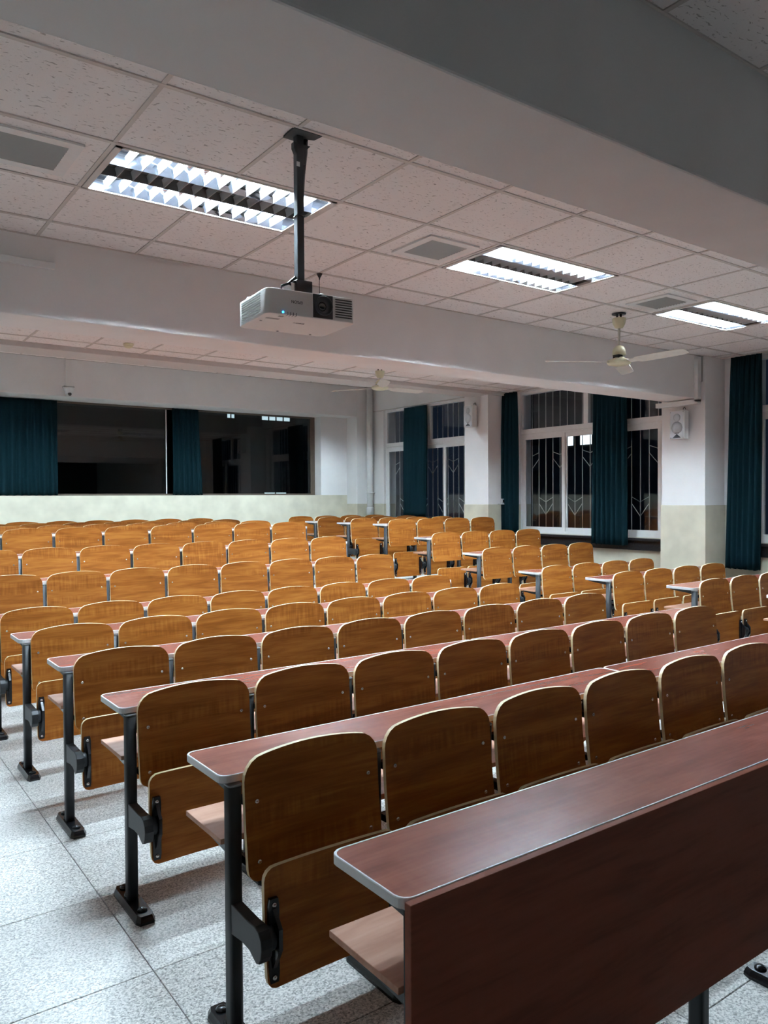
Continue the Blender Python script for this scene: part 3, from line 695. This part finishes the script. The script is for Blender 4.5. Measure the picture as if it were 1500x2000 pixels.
# ------------------------------------------------------------------ ceiling fans
def fan(x, y, base, label, hubz=Z(1.172), ch=.150):
    t = thing('ceiling_fan', label, 'fan', (x, y, CZ), 'ceiling fans'); dz = hubz-CZ
    MB().lathe([(.060, 0), (.060, -.006), (.02, -.008)], n=16).build('ceiling_plate', 'black', parent=t)
    MB().box(-.03, -.02, -.008, .008, -.045, -.004).box(.02, .03, -.008, .008, -.045, -.004).build('hanger', 'black', parent=t)
    MB().lathe([(.058, -.040), (.060, -.050), (.052, -.090), (.034, -.122), (.012, -.128)], n=18).build('upper_canopy', 'cream', parent=t)
    MB().lathe([(.011, -.12), (.011, dz+.11)], n=10).build('down_rod', 'fanwhite', parent=t)
    MB().lathe([(.012, dz+ch), (.040, dz+ch-.012), (.056, dz+ch-.045), (.058, dz+min(.065, ch-.06))], n=18).build('lower_canopy', 'cream', parent=t)
    MB().box(-.045, .01, -.03, .03, dz+.035, dz+.07).build('wiring', 'black', parent=t)
    MB().lathe([(.030, dz+.05), (.06, dz+.032), (.098, dz+.020), (.105, dz+.004), (.096, dz-.014), (.05, dz-.026), (0, dz-.030)], n=24).build('motor', 'cream', parent=t)
    for k in range(3):
        a = math.radians(base+120*k); mb = MB(); vs = []; tw = math.radians(-13)
        prof = [(.10, .030), (.17, .034), (.20, .060), (.45, .062), (.60, .058), (.645, .046), (.655, .02)]
        for r, hw in prof:
            for sgn in (-1, 1):
                for th in (0, .004):
                    q = Vector((r, sgn*hw*math.cos(tw), sgn*hw*math.sin(tw) + th))
                    vs.append((q.x*math.cos(a)-q.y*math.sin(a), q.x*math.sin(a)+q.y*math.cos(a), q.z+dz))
        fs = []
        for i in range(len(prof)-1):
            b0, b1 = i*4, i*4+4
            fs += [(b0, b0+2, b1+2, b1), (b0+1, b1+1, b1+3, b0+3), (b0, b1, b1+1, b0+1), (b0+2, b0+3, b1+3, b1+2)]
        e = (len(prof)-1)*4; fs += [(0, 1, 3, 2), (e, e+2, e+3, e+1)]
        mb.add(vs, fs).build('blade', 'fanwhite', parent=t)
    return t
fan(5.663, 4.287, 30, 'near ceiling fan with cream motor below the tiled bay')
fan(5.57, 7.715, 0, 'farther ceiling fan half hidden behind the middle beam', Z(1.347), .105)

# ------------------------------------------------------------------ loudspeakers on the pillars
def speaker(y, z0, label):
    t = thing('wall_speaker', label, 'speaker', (8.15, y, z0), 'wall loudspeakers')
    MB().prism([(-.155, -.095), (-.155, .095), (-.05, .08), (-.02, .05), (-.02, -.05), (-.05, -.08)], 'z', 0, .325).build('cabinet', 'white', parent=t, bevel=.004)
    MB().box(-.02, 0, -.02, .02, .12, .24).build('wall_bracket', 'black', parent=t)
    g = MB().box(-.158, -.155, -.085, .085, .010, .315).build('grille', 'spkgrille', parent=t)
    MB().lathe([(.045, 0), (.045, -.002), (.03, -.003)], (-.158, 0, .245), 24, 'x').build('tweeter', 'spkcone', parent=g)
    MB().lathe([(.072, 0), (.072, -.002), (.035, -.003), (.03, -.0015), (.012, -.003)], (-.158, 0, .130), 10, 'x').build('woofer', 'spkcone', parent=g)
    MB().prism([(-.052, .014), (.052, .014), (0, .058)], 'x', -.162, -.158).build('badge', 'ink', parent=g)
    for k, c in enumerate((-.02, -.006, .008, .020)): MB().box(-.161, -.158, c-.004, c+.004, .064, .072).build('badge_mark', 'ink', parent=g)
    for a in (-.08, .08):
        for b in (.016, .309): MB().lathe([(.004, 0), (.003, -.003)], (-.158, a, b), 8, 'x').build('screw', 'ink', parent=g)
    MB().tube([(-.05, -.01, .325), (-.045, -.01, .36), (-.02, -.012, .375), (-.006, -.012, .35)], .004, 6).build('cable', 'black', parent=t)
speaker(5.255, Z(.665), 'white wall loudspeaker on the nearer pillar'); speaker(8.80, Z(1.08), 'white wall loudspeaker on the farther pillar')

# ------------------------------------------------------------------ small fixtures
t = thing('dome_camera', 'small white security camera on the rear beam', 'camera', (3.04, 12.15, Z(1.60)))
MB().box(-.075, .075, -.10, 0, .075, .088).build('mount_plate', 'grille', parent=t)
MB().lathe([(.072, .075), (.072, .04), (.055, .0), (.045, -.02)], (0, -.07, 0), 20).build('housing', 'white', parent=t)
MB().lathe([(.045, -.005), (.046, -.03), (.034, -.055), (0, -.064)], (0, -.07, 0), 20).build('dome', 'white', parent=t)
MB().lathe([(.026, .0), (.026, -.012), (.012, -.018), (0, -.02)], (.004, -.105, -.028), 16, 'y').build('lens', 'lens', parent=t)
tag(MB().box(-.018, .018, -.016, 0, 0, .40).build('conduit', 'wall', loc=(3.035, 12.15, Z(1.69)), bevel=.002), 'white conduit above the security camera', 'conduit')
t = thing('smoke_detector', 'small round smoke detector on the ceiling behind the beam', 'detector', (2.60, 7.99, CZ))
MB().lathe([(.052, .004), (.052, -.012), (.046, -.02)], n=20).build('base', 'cream', parent=t)
MB().lathe([(.042, -.02), (.038, -.034), (.02, -.042), (0, -.043)], n=20).build('sensor', 'cream', parent=t)
t = thing('drain_pipe', 'white vertical drain pipe in the rear right corner', 'pipe', (8.44, 12.03, .45))
MB().lathe([(.058, 0), (.058, 3.19)], n=18).build('pipe', 'pipe', parent=t)
MB().lathe([(.066, Z(-.30)-.45), (.068, Z(-.17)-.45), (.060, Z(-.155)-.45)], n=18).build('coupling', 'pipe', parent=t)
MB().lathe([(.061, Z(.10)-.45), (.061, Z(.125)-.45)], n=18).box(.055, .11, -.008, .008, Z(.105)-.45, Z(.12)-.45).box(-.008, .008, .05, .115, Z(.105)-.45, Z(.12)-.45).build('clamp', 'pipe', parent=t)
tag(MB().box(-.35, .305, -.028, 0, 0, .04).build('cable_trunking', 'white', loc=(.89, 5.055, Z(1.408)), bevel=.002), 'short white cable trunking on the left of the middle beam', 'trunking')
t = thing('pillar_trunking', 'white cable trunking at the pillar end of the middle beam', 'trunking', (8.04, 5.055, Z(1.06)))
MB().box(-.02, .045, -.045, 0, .01, .52).build('upright', 'white', parent=t, bevel=.002)
MB().box(-.02, .045, -.045, .50, -.012, .04).build('underside', 'white', parent=t, bevel=.002)
MB().box(.052, .108, -.03, .0, .25, .535).build('shadow_gap', 'grille', parent=t)
t = thing('wall_box', 'small dark switch box on a white ledge beside the farther pillar', 'switch', (8.40, 8.53, Z(-.085)))
MB().box(-.05, .12, -.05, 0, -.012, 0).build('ledge', 'white', parent=t); MB().box(.0, .09, -.04, 0, 0, .075).build('box', 'white', parent=t); MB().box(.015, .08, -.043, -.04, .015, .06).build('display', 'black', parent=t)

# ------------------------------------------------------------------ outside, by night
t = thing('far_building', 'dark building outside with a few brightly lit windows', 'building', (24.0, 14.0, 0.0))
MB().box(0, 6, 3.2, 9.5, 0, 6.9).build('facade', 'facade', parent=t)
def far_win(y, z, w2, h2, mat):
    f = MB().box(-.06, 0, y-w2-.08, y+w2+.08, z-h2-.08, z+h2+.08).build('window', 'ventdark', parent=t)
    for s in (-1, 1): MB().box(-.08, -.06, y+s*w2/2-w2*.46, y+s*w2/2+w2*.46, z-h2, z+h2).build('pane', mat, parent=f)
dirx = (.784, .668, .074); kx = 23.94/dirx[0]
by = dirx[1]*kx-14.0; bz = dirx[2]*kx+H
for dy in (0, -.9): far_win(by+.15+dy, bz, .28, .22, 'litpane')
for dy in (4.0, 8.6):
    for fz in (2, 4.4): far_win(dy, fz, .45, .6, 'ventdark')
